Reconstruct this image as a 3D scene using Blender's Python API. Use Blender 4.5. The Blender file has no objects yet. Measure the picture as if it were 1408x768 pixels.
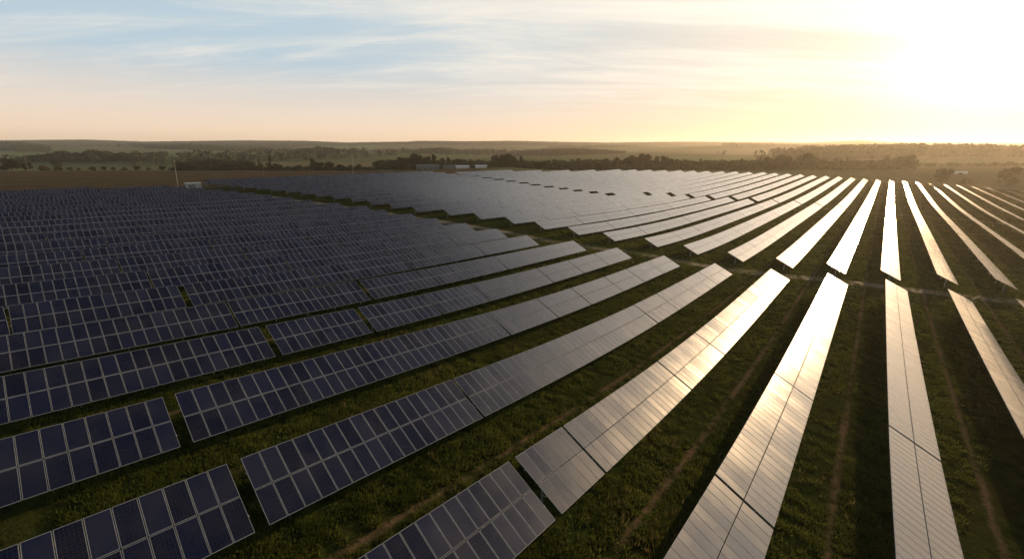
import bpy, math, random
import numpy as np
from mathutils import Vector, Matrix, Euler

random.seed(7)
rng = np.random.default_rng(7)
R = math.radians
scn = bpy.context.scene
COL = scn.collection

# ------------------------------------------------------------------ camera, sky, sun, exposure
CAM_Z = 24.0
FPX = 577.06                      # focal length in pixels of a 1408 px wide frame
PITCH = math.atan((384 - 204.88) / FPX)
cam_d = bpy.data.cameras.new('camera')
cam_d.sensor_width = 36.0
cam_d.lens = FPX / 1408 * 36.0
cam_d.clip_start = 0.1
cam_d.clip_end = 30000
cam = bpy.data.objects.new('camera', cam_d)
cam.location = (0, 0, CAM_Z)
cam.rotation_euler = (math.pi / 2 - PITCH, 0, 0)
COL.objects.link(cam)
scn.camera = cam

SUN_AZ = R(47.6)                  # from +Y towards +X
SUN_EL = R(6.4)
SUN_DIR = Vector((math.sin(SUN_AZ) * math.cos(SUN_EL), math.cos(SUN_AZ) * math.cos(SUN_EL), math.sin(SUN_EL)))
SKY_STRENGTH = 0.15
SUN_STRENGTH = 5.0
EXPOSURE = 0.22
HAZE_DENSITY = 9.5e-5
HAZE_G = 0.60

sun_d = bpy.data.lights.new('sun', 'SUN')
sun_d.energy = SUN_STRENGTH
sun_d.angle = R(0.6)
sun_d.color = (1.0, 0.66, 0.34)
sun = bpy.data.objects.new('sun', sun_d)
sun.rotation_euler = SUN_DIR.to_track_quat('Z', 'Y').to_euler()
sun.location = (200, 200, 300)
COL.objects.link(sun)


class NT:
    """short-hand for building node trees"""
    def __init__(self, tree):
        self.t = tree
        self.t.nodes.clear()

    def n(self, kind, **kw):
        nd = self.t.nodes.new(kind)
        for k, v in kw.items():
            if k.startswith('i_'):
                nd.inputs[k[2:].replace('_', ' ')].default_value = v
            else:
                setattr(nd, k, v)
        return nd

    def l(self, a, b):
        self.t.links.new(a, b)

    def val(self, nd, idx, v):
        if hasattr(v, 'is_output') or isinstance(v, bpy.types.NodeSocket):
            self.l(v, nd.inputs[idx])
        elif v is not None:
            nd.inputs[idx].default_value = v

    def m(self, op, a, b=None, c=None, clamp=False):
        nd = self.n('ShaderNodeMath', operation=op, use_clamp=clamp)
        self.val(nd, 0, a); self.val(nd, 1, b); self.val(nd, 2, c)
        return nd.outputs[0]

    def vm(self, op, a, b=None, out=0):
        nd = self.n('ShaderNodeVectorMath', operation=op)
        self.val(nd, 0, a); self.val(nd, 1, b)
        return nd.outputs[out]

    def mix(self, f, a, b, blend='MIX'):
        nd = self.n('ShaderNodeMix', data_type='RGBA', blend_type=blend)
        self.val(nd, 0, f)
        for i, v in ((6, a), (7, b)):
            if isinstance(v, (tuple, list)) and len(v) == 3:
                v = (*v, 1)
            self.val(nd, i, v)
        return nd.outputs[2]

    def ramp(self, f, lo, hi, a=0.0, b=1.0, smooth=True):
        nd = self.n('ShaderNodeMapRange')
        nd.interpolation_type = 'SMOOTHSTEP' if smooth else 'LINEAR'
        self.val(nd, 0, f); self.val(nd, 1, lo); self.val(nd, 2, hi); self.val(nd, 3, a); self.val(nd, 4, b)
        return nd.outputs[0]

    def noise(self, vec, scale, detail=4, rough=0.5, dist=0.0, out=0):
        nd = self.n('ShaderNodeTexNoise')
        if vec is not None:
            self.l(vec, nd.inputs['Vector'])
        nd.inputs['Scale'].default_value = scale
        nd.inputs['Detail'].default_value = detail
        nd.inputs['Roughness'].default_value = rough
        nd.inputs['Distortion'].default_value = dist
        return nd.outputs[out]


world = bpy.data.worlds.new('World')
scn.world = world
world.use_nodes = True
w = NT(world.node_tree)
sky = w.n('ShaderNodeTexSky', sky_type='NISHITA')
sky.sun_disc = False
sky.sun_elevation = SUN_EL
sky.sun_rotation = SUN_AZ
sky.altitude = 100
sky.air_density = 1.0
sky.dust_density = 1.0
sky.ozone_density = 1.8
geo = w.n('ShaderNodeTexCoord')
dirv = geo.outputs['Generated']
sep = w.n('ShaderNodeSeparateXYZ'); w.l(dirv, sep.inputs[0])
dz = w.m('MAXIMUM', sep.outputs[2], 0.0)
inv = w.m('DIVIDE', 1.0, w.m('ADD', dz, 0.10))
comb = w.n('ShaderNodeCombineXYZ')
w.l(w.m('MULTIPLY', sep.outputs[0], inv), comb.inputs[0])
w.l(w.m('MULTIPLY', sep.outputs[1], inv), comb.inputs[1])
mp = w.n('ShaderNodeMapping'); mp.inputs['Rotation'].default_value = (0, 0, R(-22)); mp.inputs['Scale'].default_value = (0.30, 1.15, 1)
w.l(comb.outputs[0], mp.inputs[0])
mp2 = w.n('ShaderNodeMapping'); mp2.inputs['Rotation'].default_value = (0, 0, R(30)); mp2.inputs['Scale'].default_value = (0.26, 1.7, 1); mp2.inputs['Location'].default_value = (3.1, 1.7, 0)
w.l(comb.outputs[0], mp2.inputs[0])
c1 = w.noise(mp.outputs[0], 1.2, 12, 0.66, 0.8)
c2 = w.noise(mp2.outputs[0], 1.6, 12, 0.66, 0.6)
mud = w.vm('DOT_PRODUCT', dirv, tuple(SUN_DIR), out=1)
mu = w.m('MAXIMUM', mud, 0.0)
near_sun = w.m('POWER', mu, 3.0)
cov = w.m('ADD', w.m('MULTIPLY', c1, 0.65), w.m('MULTIPLY', c2, 0.35))
cov = w.m('ADD', cov, w.m('MULTIPLY', near_sun, 0.07))
cmask = w.ramp(cov, 0.43, 0.68)
cmask = w.m('MULTIPLY', cmask, w.ramp(dz, 0.03, 0.16))
aure = w.m('ADD', w.m('MULTIPLY', w.m('POWER', mu, 22.0), 0.55), w.m('MULTIPLY', w.m('POWER', mu, 120.0), 5.5))
gcol = w.mix(w.ramp(dz, 0.0, 0.17), (0.30, 0.23, 0.16), (1.0, 0.93, 0.82))      # the low sun's glow reddens and dims through the air near the horizon
glow = w.vm('SCALE', gcol); w.l(aure, glow.node.inputs['Scale'])
# thin evening veil low in the sky: blue grey above, peach at the horizon, warmer towards the sun
veil = w.mix(w.ramp(dz, 0.0, 0.16, smooth=False), (7.2, 5.1, 3.4), (2.95, 3.75, 4.3))
veil = w.mix(w.m('MULTIPLY', w.m('POWER', mu, 3.2), 0.85), veil, w.mix(w.ramp(dz, 0.0, 0.25, smooth=False), (5.6, 4.05, 2.6), (6.0, 5.15, 4.1)))
low = w.ramp(dz, 0.74, 0.40)
high = w.vm('MULTIPLY', sky.outputs[0], (0.055, 0.11, 0.19))
base = w.mix(w.m('MULTIPLY', low, 0.97), high, veil)
cb = w.m('ADD', 5.8, w.m('MULTIPLY', w.m('POWER', mu, 6.0), 1.6))
ccol = w.vm('SCALE', (1.0, 0.91, 0.79)); w.l(cb, ccol.node.inputs['Scale'])
skyc = w.mix(w.m('MULTIPLY', w.m('MULTIPLY', cmask, 0.8), low), base, ccol)
skyc = w.vm('ADD', skyc, glow)
bg = w.n('ShaderNodeBackground'); w.l(skyc, bg.inputs[0]); bg.inputs[1].default_value = SKY_STRENGTH
wo = w.n('ShaderNodeOutputWorld'); w.l(bg.outputs[0], wo.inputs[0])

scn.view_settings.view_transform = 'Standard'
scn.view_settings.look = 'None'
scn.view_settings.exposure = EXPOSURE
scn.view_settings.gamma = 1
scn.view_settings.use_curve_mapping = False
scn.render.engine = 'CYCLES'
scn.cycles.use_denoising = True
scn.cycles.max_bounces = 6
scn.cycles.volume_bounces = 1
scn.cycles.diffuse_bounces = 2
scn.cycles.glossy_bounces = 3
scn.cycles.transmission_bounces = 2
scn.cycles.transparent_max_bounces = 4
scn.cycles.sample_clamp_indirect = 6

# ------------------------------------------------------------------ terrain
AZ0 = R(41)
GX = np.array([-330, -260, -200, -150, -110, -70, -40, -15, 10, 40, 90, 160.])
GY = np.array([-40, 0, 30, 60, 90, 120, 170, 240, 330, 430, 560.])
GZ = np.array([-15.28, -14.5, -13.91, -13.33, -12.74, -12.15, -11.2, -10.15, -9.37, -8.52, -6.93, -14.52, -14.4, -14.35, -14.32, -14.25, -14.21, -14.3, -14.61, -14.5, -13.34, -11.06, -13.85, -14.37, -14.74, -15.09, -15.42, -15.93, -17.18, -18.72, -18.79, -17.31, -14.68, -13.17, -14.58, -15.47, -16.09, -16.51, -17.63, -20.04, -22.31, -22.06, -20.46, -17.89, -12.53, -14.95, -16.51, -17.77, -18.35, -19.7, -22.12, -24.19, -24.35, -22.9, -20.69, -12.05, -15.54, -17.74, -19.3, -20.83, -22.48, -24.45, -26.0, -26.42, -25.38, -23.78, -12.21, -16.08, -19.07, -21.23, -22.78, -24.6, -26.04, -27.23, -27.88, -27.27, -26.28, -13.11, -16.99, -21.0, -23.61, -24.93, -26.06, -27.13, -28.12, -29.04, -28.84, -28.35, -15.17, -20.03, -23.92, -25.73, -26.66, -27.27, -28.06, -28.99, -30.22, -30.35, -30.26, -18.72, -23.44, -26.3, -27.93, -28.65, -28.96, -29.19, -30.16, -31.73, -32.07, -32.27, -25.65, -28.39, -29.98, -31.05, -31.6, -31.81, -31.86, -32.55, -34.06, -34.72, -35.13, -35.25, -35.3, -35.35, -35.42, -35.51, -35.6, -35.75, -36.17, -37.17, -38.25, -39.17]).reshape(12, 11)
H_MID = 1.95


def spline_eval(xs, ys, t):
    """natural cubic spline through (xs, ys[...]) along the last axis, sampled at t"""
    n = len(xs); h = np.diff(xs)
    A = np.zeros((n, n)); A[0, 0] = A[-1, -1] = 1
    B = np.zeros(ys.shape[:-1] + (n,))
    for i in range(1, n - 1):
        A[i, i - 1] = h[i - 1]; A[i, i] = 2 * (h[i - 1] + h[i]); A[i, i + 1] = h[i]
        B[..., i] = 3 * ((ys[..., i + 1] - ys[..., i]) / h[i] - (ys[..., i] - ys[..., i - 1]) / h[i - 1])
    c = np.linalg.solve(A, B[..., None])[..., 0] if B.ndim == 1 else np.einsum('ij,...j->...i', np.linalg.inv(A), B)
    i = np.clip(np.searchsorted(xs, t, side='right') - 1, 0, n - 2)
    d = t - xs[i]
    b = (ys[..., i + 1] - ys[..., i]) / h[i] - h[i] * (2 * c[..., i] + c[..., i + 1]) / 3
    a3 = (c[..., i + 1] - c[..., i]) / (3 * h[i])
    return ys[..., i] + b * d + c[..., i] * d ** 2 + a3 * d ** 3


STEP = 4.0
DX = np.arange(-330, 160.1, STEP); DY = np.arange(-40, 560.1, STEP)
DZ = spline_eval(GX, spline_eval(GY, GZ, DY).T, DX).T        # (nx, ny)

# distance profile of the land beyond the solar field, metres relative to the camera
PR = np.array([0, 250, 400, 520, 700, 1100, 1500, 2000, 2700, 3400, 4200, 5000, 6000, 9000.])
PZ = np.array([-18, -17.5, -19.5, -25, -26.5, -21, -16, -9, 0, 14, 38, 55, 20, -60.])


C_END = {12: 625, 11: 620, 10: 615, 9: 609, 8: 601, 7: 596, 6: 588, 5: 586, 4: 580, 3: 575, 2: 572.6, 1: 570, 0: 563, -1: 552, -2: 546, -3: 544, -4: 537, -5: 528, -6: 519, -7: 514,
         -8: 507, -9: 499, -10: 495, -11: 480, -12: 470, -13: 458, -14: 446, -15: 435, -16: 426, -17: 412, -18: 400, -19: 388, -20: 375, -21: 345, -22: 318, -23: 290, -24: 264}
_ck = np.array(sorted(C_END)); _cv = np.array([C_END[q] for q in sorted(C_END)], float)


def ridge(px):
    xs = [-600, -100, 0, 120, 200, 330, 420, 480, 560, 575, 640, 700, 760, 830, 940, 1060, 1110, 1150, 1180, 1230, 1408, 2000]
    ys = [196, 196, 195.5, 194.5, 197, 195.5, 196, 198.2, 197.0, 196, 196.6, 196, 197, 198.2, 197, 197.6, 198.2, 196.6, 195.4, 197.8, 199.2, 198]
    return np.interp(px, xs, ys)


def smooth01(t):
    t = np.clip(t, 0, 1)
    return t * t * (3 - 2 * t)


def gz(X, Y):
    """world height of the ground at world X, Y (arrays)"""
    X = np.asarray(X, float); Y = np.asarray(Y, float)
    tx = X * math.cos(AZ0) - Y * math.sin(AZ0)
    ty = X * math.sin(AZ0) + Y * math.cos(AZ0)
    cx = np.clip(tx, DX[0], DX[-1] - 1e-3); cy = np.clip(ty, DY[0], DY[-1] - 1e-3)
    fi = (cx - DX[0]) / STEP; fj = (cy - DY[0]) / STEP
    i = np.clip(fi.astype(int), 0, len(DX) - 2); j = np.clip(fj.astype(int), 0, len(DY) - 2)
    a = fi - i; b = fj - j
    zn = DZ[i, j] * (1 - a) * (1 - b) + DZ[i + 1, j] * a * (1 - b) + DZ[i, j + 1] * (1 - a) * b + DZ[i + 1, j + 1] * a * b - H_MID
    r = np.hypot(X, Y); az = np.arctan2(X, Y)
    px = 704 + 604 * np.tan(np.clip(az, -1.2, 1.2))
    ca = np.maximum(np.cos(az), 0.42)
    f = r * ca
    zf = np.interp(f, PR, PZ)
    # the far ridge follows the skyline; nearer rises undulate
    sky_z = (204.9 - ridge(px)) / 604 * 5000
    zf = zf + smooth01((f - 2600) / 2000) * smooth01((7400 - f) / 2200) * (sky_z - 55)
    und = 5.5 * np.sin(X / 310 + 1.3) * np.sin(Y / 270 + X / 900) + 3.0 * np.sin(X / 140 - Y / 190)
    und2 = 17 * np.sin(X / 690 + 0.6 + Y / 1500) * np.sin(Y / 540 + 0.4)
    zf = zf + und * smooth01((r - 700) / 500) * smooth01((4600 - r) / 900) + und2 * smooth01((r - 1300) / 700) * smooth01((4600 - r) / 900)
    # distance outside the measured field (row frame box)
    ox = np.maximum(np.maximum(DX[0] - tx, tx - DX[-1]), 0); oy = np.maximum(np.maximum(DY[0] - ty, ty - 650), 0)
    far = np.maximum(smooth01(np.hypot(ox, oy) / 160), smooth01((r - 720) / 200))
    left = smooth01((-tx - 232) / 120) * smooth01((r - 200) / 150)
    cend = np.interp((tx - 5.11) / 9.713, _ck, _cv)
    k = np.maximum(np.maximum(far, left), smooth01((ty - cend - 12) / 110))
    return zn * (1 - k) + zf * k + CAM_Z


def gz1(x, y):
    return float(gz(np.array([x]), np.array([y]))[0])


def polar(px, r):
    return r * (px - 704) / 604.0, r          # r is the depth straight ahead


# ------------------------------------------------------------------ helpers
def tag(o, label=None, cat=None, group=None, kind=None):
    if label: o['label'] = label
    if cat: o['category'] = cat
    if group: o['group'] = group
    if kind: o['kind'] = kind
    return o


def make_mesh(name, V, F, mats, mi=None, uv=None, smooth=False):
    """V (n,3), F (m,3|4) arrays -> mesh datablock"""
    V = np.asarray(V, np.float32); F = np.asarray(F, np.int32)
    me = bpy.data.meshes.new(name)
    n, k = F.shape
    me.vertices.add(len(V)); me.vertices.foreach_set('co', V.ravel())
    me.loops.add(n * k); me.loops.foreach_set('vertex_index', F.ravel())
    me.polygons.add(n)
    me.polygons.foreach_set('loop_start', np.arange(0, n * k, k, dtype=np.int32))
    me.polygons.foreach_set('loop_total', np.full(n, k, np.int32))
    for m in mats: me.materials.append(m)
    if mi is not None: me.polygons.foreach_set('material_index', np.asarray(mi, np.int32))
    me.polygons.foreach_set('use_smooth', np.full(n, bool(smooth)))
    if uv is not None:
        l = me.uv_layers.new(name='UVMap'); l.data.foreach_set('uv', np.asarray(uv, np.float32).ravel())
    me.update(calc_edges=True)
    me.validate()
    return me


def link(name, me, parent=None, loc=(0, 0, 0), rot=(0, 0, 0)):
    o = bpy.data.objects.new(name, me)
    COL.objects.link(o)
    o.location = loc; o.rotation_euler = rot
    if parent is not None: o.parent = parent
    return o


class MB:
    """collects boxes, bars and sheets into one mesh"""
    def __init__(self): self.v = []; self.f = []; self.mi = []; self.n = 0

    def add(self, V, F, mi=0):
        self.v += [tuple(p) for p in V]; self.f += [tuple(i + self.n for i in q) for q in F]
        self.mi += [mi] * len(F); self.n += len(V)

    def box(self, c, s, rz=0.0, mi=0):
        x, y, z = (q / 2 for q in s)
        cs, sn = math.cos(rz), math.sin(rz)
        P = [(sx * x, sy * y, sz * z) for sz in (-1, 1) for sx, sy in ((-1, -1), (1, -1), (1, 1), (-1, 1))]
        P = [(c[0] + a * cs - b * sn, c[1] + a * sn + b * cs, c[2] + d) for a, b, d in P]
        self.add(P, [(0, 3, 2, 1), (4, 5, 6, 7), (0, 1, 5, 4), (1, 2, 6, 5), (2, 3, 7, 6), (3, 0, 4, 7)], mi)

    def bar(self, p, q, r0, r1=None, n=6, mi=0):
        r1 = r0 if r1 is None else r1
        p = Vector(p); q = Vector(q); d = (q - p).normalized()
        a = d.orthogonal().normalized(); b = d.cross(a)
        P = []
        for c, r in ((p, r0), (q, r1)):
            for i in range(n):
                t = 2 * math.pi * i / n
                P.append(c + a * (r * math.cos(t)) + b * (r * math.sin(t)))
        F = [(i, (i + 1) % n, n + (i + 1) % n, n + i) for i in range(n)]
        F += [tuple(reversed(range(n))), tuple(range(n, 2 * n))]
        self.add(P, F, mi)

    def mesh(self, name, mats):
        me = bpy.data.meshes.new(name)
        me.from_pydata(self.v, [], self.f)
        for m in mats: me.materials.append(m)
        me.polygons.foreach_set('material_index', self.mi)
        me.polygons.foreach_set('use_smooth', [False] * len(self.f))
        me.update()
        return me


def new_mat(name):
    m = bpy.data.materials.new(name); m.use_nodes = True
    return m, NT(m.node_tree)


def finish(nt, bsdf, mat=None):
    o = nt.n('ShaderNodeOutputMaterial'); nt.l(bsdf, o.inputs[0])


def plain(name, col, rough=0.6, metal=0.0, var=0.15, scale=3.0):
    m, t = new_mat(name)
    g = t.n('ShaderNodeNewGeometry')
    nz = t.noise(g.outputs['Position'], scale, 4, 0.6)
    c = t.mix(t.ramp(nz, 0.3, 0.7), tuple(x * (1 - var) for x in col), tuple(min(1, x * (1 + var)) for x in col))
    b = t.n('ShaderNodeBsdfPrincipled'); t.l(c, b.inputs['Base Color'])
    b.inputs['Roughness'].default_value = rough; b.inputs['Metallic'].default_value = metal
    finish(t, b.outputs[0]); return m


# ------------------------------------------------------------------ materials
M_FRAME = plain('anodised_aluminium', (0.23, 0.26, 0.30), 0.6, 0.0, 0.10, 0.7)
M_FRAME.node_tree.nodes['Principled BSDF'].inputs['Specular IOR Level'].default_value = 0.25
M_STEEL = plain('galvanised_steel', (0.34, 0.34, 0.33), 0.5, 0.5, 0.2, 2.0)
M_BACK = plain('white_backsheet', (0.42, 0.42, 0.42), 0.6, 0.0, 0.05, 1.0)

# solar cells under glass; UV: integer part counts modules, fraction runs over one module
M_CELL, t = new_mat('solar_cells_under_glass')
uvn = t.n('ShaderNodeUVMap')
oi = t.n('ShaderNodeObjectInfo')
su = t.n('ShaderNodeSeparateXYZ'); t.l(uvn.outputs[0], su.inputs[0])
fl = t.n('ShaderNodeCombineXYZ')
t.l(t.m('FLOOR', su.outputs[0]), fl.inputs[0]); t.l(t.m('FLOOR', su.outputs[1]), fl.inputs[1])
t.l(t.m('MULTIPLY', oi.outputs['Random'], 37.0), fl.inputs[2])
wn = t.n('ShaderNodeTexWhiteNoise', noise_dimensions='3D'); t.l(fl.outputs[0], wn.inputs['Vector'])
rnd = wn.outputs['Value']
gu = t.m('ABSOLUTE', t.m('SUBTRACT', t.m('FRACT', t.m('MULTIPLY', su.outputs[0], 6.0)), 0.5))
gv = t.m('ABSOLUTE', t.m('SUBTRACT', t.m('FRACT', t.m('MULTIPLY', su.outputs[1], 12.0)), 0.5))
grid = t.m('GREATER_THAN', t.m('MAXIMUM', gu, gv), 0.475)
bus = t.m('GREATER_THAN', t.m('ABSOLUTE', t.m('SUBTRACT', t.m('FRACT', t.m('MULTIPLY', su.outputs[0], 18.0)), 0.5)), 0.47)
g = t.n('ShaderNodeNewGeometry')
big = t.noise(g.outputs['Position'], 0.35, 5, 0.6)
ca = t.mix(rnd, (0.002, 0.004, 0.017), (0.006, 0.011, 0.040))
ca = t.mix(t.m('MULTIPLY', bus, 0.25), ca, (0.10, 0.105, 0.115))
ca = t.mix(t.m('MULTIPLY', grid, 0.40), ca, (0.09, 0.095, 0.11))
dust = t.ramp(big, 0.35, 0.75, 0.0, 0.045)
ca = t.mix(dust, ca, (0.30, 0.27, 0.22))
b = t.n('ShaderNodeBsdfPrincipled'); t.l(ca, b.inputs['Base Color'])
smv = t.n('ShaderNodeCombineXYZ')
t.l(t.m('MULTIPLY', su.outputs[0], 9.0), smv.inputs[0]); t.l(t.m('MULTIPLY', su.outputs[1], 0.8), smv.inputs[1]); t.l(t.m('MULTIPLY', oi.outputs['Random'], 91.0), smv.inputs[2])
streak = t.noise(smv.outputs[0], 1.0, 5, 0.65)
t.l(t.m('ADD', t.m('MULTIPLY', rnd, 0.08), t.m('ADD', t.ramp(big, 0.3, 0.7, 0.20, 0.27), t.ramp(streak, 0.4, 0.7, 0.0, 0.02))), b.inputs['Roughness'])
b.inputs['Sheen Weight'].default_value = 0.5      # film of dust on the glass
t.l(t.ramp(streak, 0.3, 0.7, 0.06, 0.15), b.inputs['Sheen Weight'])
b.inputs['Sheen Roughness'].default_value = 0.25
b.inputs['Sheen Tint'].default_value = (0.90, 0.94, 1.0, 1)
b.inputs['IOR'].default_value = 1.6
b.inputs['Coat Weight'].default_value = 0.9       # the front glass
b.inputs['Coat IOR'].default_value = 1.6
t.l(t.m('ADD', t.m('MULTIPLY', rnd, 0.04), t.ramp(streak, 0.35, 0.7, 0.07, 0.12)), b.inputs['Coat Roughness'])
bump = t.n('ShaderNodeBump'); bump.inputs['Strength'].default_value = 0.02; bump.inputs['Distance'].default_value = 0.05
t.l(t.noise(g.outputs['Position'], 0.9, 3, 0.5), bump.inputs['Height'])
# every module sits a fraction of a degree off its neighbours
tw = t.vm('MULTIPLY', t.vm('SUBTRACT', wn.outputs['Color'], (0.5, 0.5, 0.5)), (0.004, 0.004, 0.004))
nrm = t.vm('NORMALIZE', t.vm('ADD', bump.outputs[0], tw))
t.l(nrm, b.inputs['Normal']); t.l(nrm, b.inputs['Coat Normal'])
finish(t, b.outputs[0])

# ground: zone attribute r = grass of the solar field, g = ploughed field, b = woodland floor
AZA, AZB, TILT = 0.70748, 0.71429, R(25.6)
XA, PA, XB, PB = 6.80088, 9.55887, 5.11133, 9.71275


def aisle_mask(t, pos, az, x0, p, jit):
    """dirt line along the middle of every aisle"""
    d = t.vm('DOT_PRODUCT', pos, (math.cos(az), -math.sin(az), 0), out=1)
    u = t.m('ADD', t.m('DIVIDE', t.m('SUBTRACT', d, x0), p), t.m('MULTIPLY', jit, 0.05))
    fr = t.m('ABSOLUTE', t.m('SUBTRACT', t.m('FRACT', t.m('SUBTRACT', u, 0.0)), 0.5))
    return t.m('MULTIPLY', fr, p)


M_GROUND, t = new_mat('field_ground')
g = t.n('ShaderNodeNewGeometry'); pos = g.outputs['Position']
at = t.n('ShaderNodeVertexColor'); at.layer_name = 'zone'
za = t.n('ShaderNodeSeparateColor'); t.l(at.outputs[0], za.inputs[0])
n1 = t.noise(pos, 0.9, 8, 0.65); n2 = t.noise(pos, 0.11, 5, 0.55); n3 = t.noise(pos, 4.0, 5, 0.7)
grass = t.mix(t.ramp(n1, 0.32, 0.68), (0.015, 0.022, 0.006), (0.042, 0.055, 0.014))
grass = t.mix(t.ramp(n2, 0.45, 0.75, 0, 0.45), grass, (0.048, 0.040, 0.017))
jit = t.m('SUBTRACT', t.noise(pos, 0.12, 3, 0.5), 0.5)
da = aisle_mask(t, pos, AZA, XA, PA, jit); db = aisle_mask(t, pos, AZB, XB, PB, jit)
rag = t.m('ADD', t.m('MULTIPLY', t.m('SUBTRACT', n3, 0.5), 1.1), t.m('MULTIPLY', t.m('SUBTRACT', n1, 0.5), 1.3))
lin = t.m('MULTIPLY', t.ramp(t.m('ADD', da, rag), 0.10, 0.42, 1, 0), t.ramp(t.m('ADD', n1, t.m('MULTIPLY', n2, 0.8)), 0.70, 1.05))
lin = t.m('MULTIPLY', lin, za.outputs[0])
grass = t.mix(t.m('MULTIPLY', lin, 0.9), grass, t.mix(n3, (0.085, 0.060, 0.036), (0.20, 0.145, 0.092)))
# ploughed brown field with furrows
fd = t.vm('DOT_PRODUCT', pos, (0.25, 0.97, 0), out=1)
fur = t.m('SINE', t.m('ADD', t.m('MULTIPLY', fd, 1.1), t.m('MULTIPLY', n2, 3.0)))
brown = t.mix(t.ramp(n2, 0.3, 0.7), (0.080, 0.060, 0.036), (0.130, 0.100, 0.062))
brown = t.mix(t.ramp(fur, -1, 1, 0, 0.35), brown, (0.06, 0.047, 0.03))
# far farmland: voronoi fields
mp = t.n('ShaderNodeMapping'); mp.inputs['Scale'].default_value = (0.0016, 0.0030, 0.0); mp.inputs['Rotation'].default_value = (0, 0, R(17)); t.l(pos, mp.inputs[0])
wob = t.noise(pos, 0.004, 3, 0.5, out=1)
wv = t.vm('ADD', mp.outputs[0], t.vm('MULTIPLY', wob, (0.35, 0.35, 0)))
vo = t.n('ShaderNodeTexVoronoi'); vo.inputs['Scale'].default_value = 1.0; t.l(wv, vo.inputs['Vector'])
vs = t.n('ShaderNodeSeparateColor'); t.l(vo.outputs['Color'], vs.inputs[0])
fields = t.mix(vs.outputs[0], (0.105, 0.128, 0.055), (0.19, 0.165, 0.095))
fields = t.mix(t.ramp(vs.outputs[1], 0.6, 0.7), fields, (0.14, 0.19, 0.075))
fields = t.mix(t.ramp(n2, 0.4, 0.7, 0, 0.25), fields, (0.07, 0.06, 0.03))
wood = t.mix(t.ramp(n2, 0.3, 0.7), (0.020, 0.024, 0.011), (0.045, 0.045, 0.020))
col = t.mix(za.outputs[0], fields, grass)
col = t.mix(za.outputs[1], col, brown)
col = t.mix(za.outputs[2], col, wood)
b = t.n('ShaderNodeBsdfDiffuse'); t.l(col, b.inputs['Color'])
bump = t.n('ShaderNodeBump'); bump.inputs['Strength'].default_value = 0.9; bump.inputs['Distance'].default_value = 0.35
t.l(t.m('ADD', n1, t.m('MULTIPLY', n3, 0.35)), bump.inputs['Height']); t.l(bump.outputs[0], b.inputs['Normal'])
finish(t, b.outputs[0])

M_TRACK, t = new_mat('rutted_dirt')
g = t.n('ShaderNodeNewGeometry'); pos = g.outputs['Position']
n1 = t.noise(pos, 1.6, 8, 0.7); n2 = t.noise(pos, 0.3, 4, 0.5)
c = t.mix(t.ramp(n1, 0.3, 0.7), (0.055, 0.040, 0.026), (0.135, 0.100, 0.066))
uvn = t.n('ShaderNodeUVMap'); su = t.n('ShaderNodeSeparateXYZ'); t.l(uvn.outputs[0], su.inputs[0])
e = t.m('ABSOLUTE', t.m('SUBTRACT', su.outputs[1], 0.5))
edge = t.m('ADD', e, t.m('MULTIPLY', t.m('SUBTRACT', n1, 0.5), 0.35))
mid = t.m('MULTIPLY', t.ramp(e, 0.02, 0.10, 1, 0), t.ramp(n2, 0.35, 0.65))
c = t.mix(t.m('MAXIMUM', t.ramp(edge, 0.26, 0.42), t.m('MULTIPLY', mid, 0.7)), c, (0.045, 0.047, 0.015))
b = t.n('ShaderNodeBsdfPrincipled'); t.l(c, b.inputs['Base Color']); b.inputs['Roughness'].default_value = 0.95
bump = t.n('ShaderNodeBump'); bump.inputs['Strength'].default_value = 0.7; bump.inputs['Distance'].default_value = 0.15
t.l(n1, bump.inputs['Height']); t.l(bump.outputs[0], b.inputs['Normal'])
finish(t, b.outputs[0])


def leaf_mat(name, ca, cb, trans=0.35, scale=0.25):
    m, t = new_mat(name)
    g = t.n('ShaderNodeNewGeometry')
    nz = t.noise(g.outputs['Position'], scale, 4, 0.6)
    r = g.outputs['Random Per Island']
    c = t.mix(t.m('ADD', t.m('MULTIPLY', t.ramp(nz, 0.3, 0.7), 0.6), t.m('MULTIPLY', r, 0.4)), ca, cb)
    d = t.n('ShaderNodeBsdfDiffuse'); t.l(c, d.inputs[0])
    tr = t.n('ShaderNodeBsdfTranslucent'); t.l(c, tr.inputs[0])
    mx = t.n('ShaderNodeMixShader'); mx.inputs[0].default_value = trans
    t.l(d.outputs[0], mx.inputs[1]); t.l(tr.outputs[0], mx.inputs[2])
    finish(t, mx.outputs[0]); return m


M_GRASS = leaf_mat('grass_blades', (0.030, 0.048, 0.011), (0.120, 0.140, 0.032), 0.5, 0.18)
M_LEAF = leaf_mat('tree_leaves', (0.028, 0.034, 0.014), (0.075, 0.070, 0.026), 0.12, 0.12)
M_LEAF_AUTUMN = leaf_mat('autumn_leaves', (0.048, 0.038, 0.015), (0.090, 0.066, 0.024), 0.12, 0.12)
M_WOODS = leaf_mat('woodland_leaves', (0.030, 0.036, 0.020), (0.070, 0.068, 0.036), 0.08, 0.01)
M_BARK = plain('bark', (0.09, 0.065, 0.045), 0.9, 0, 0.3, 2.0)

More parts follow.
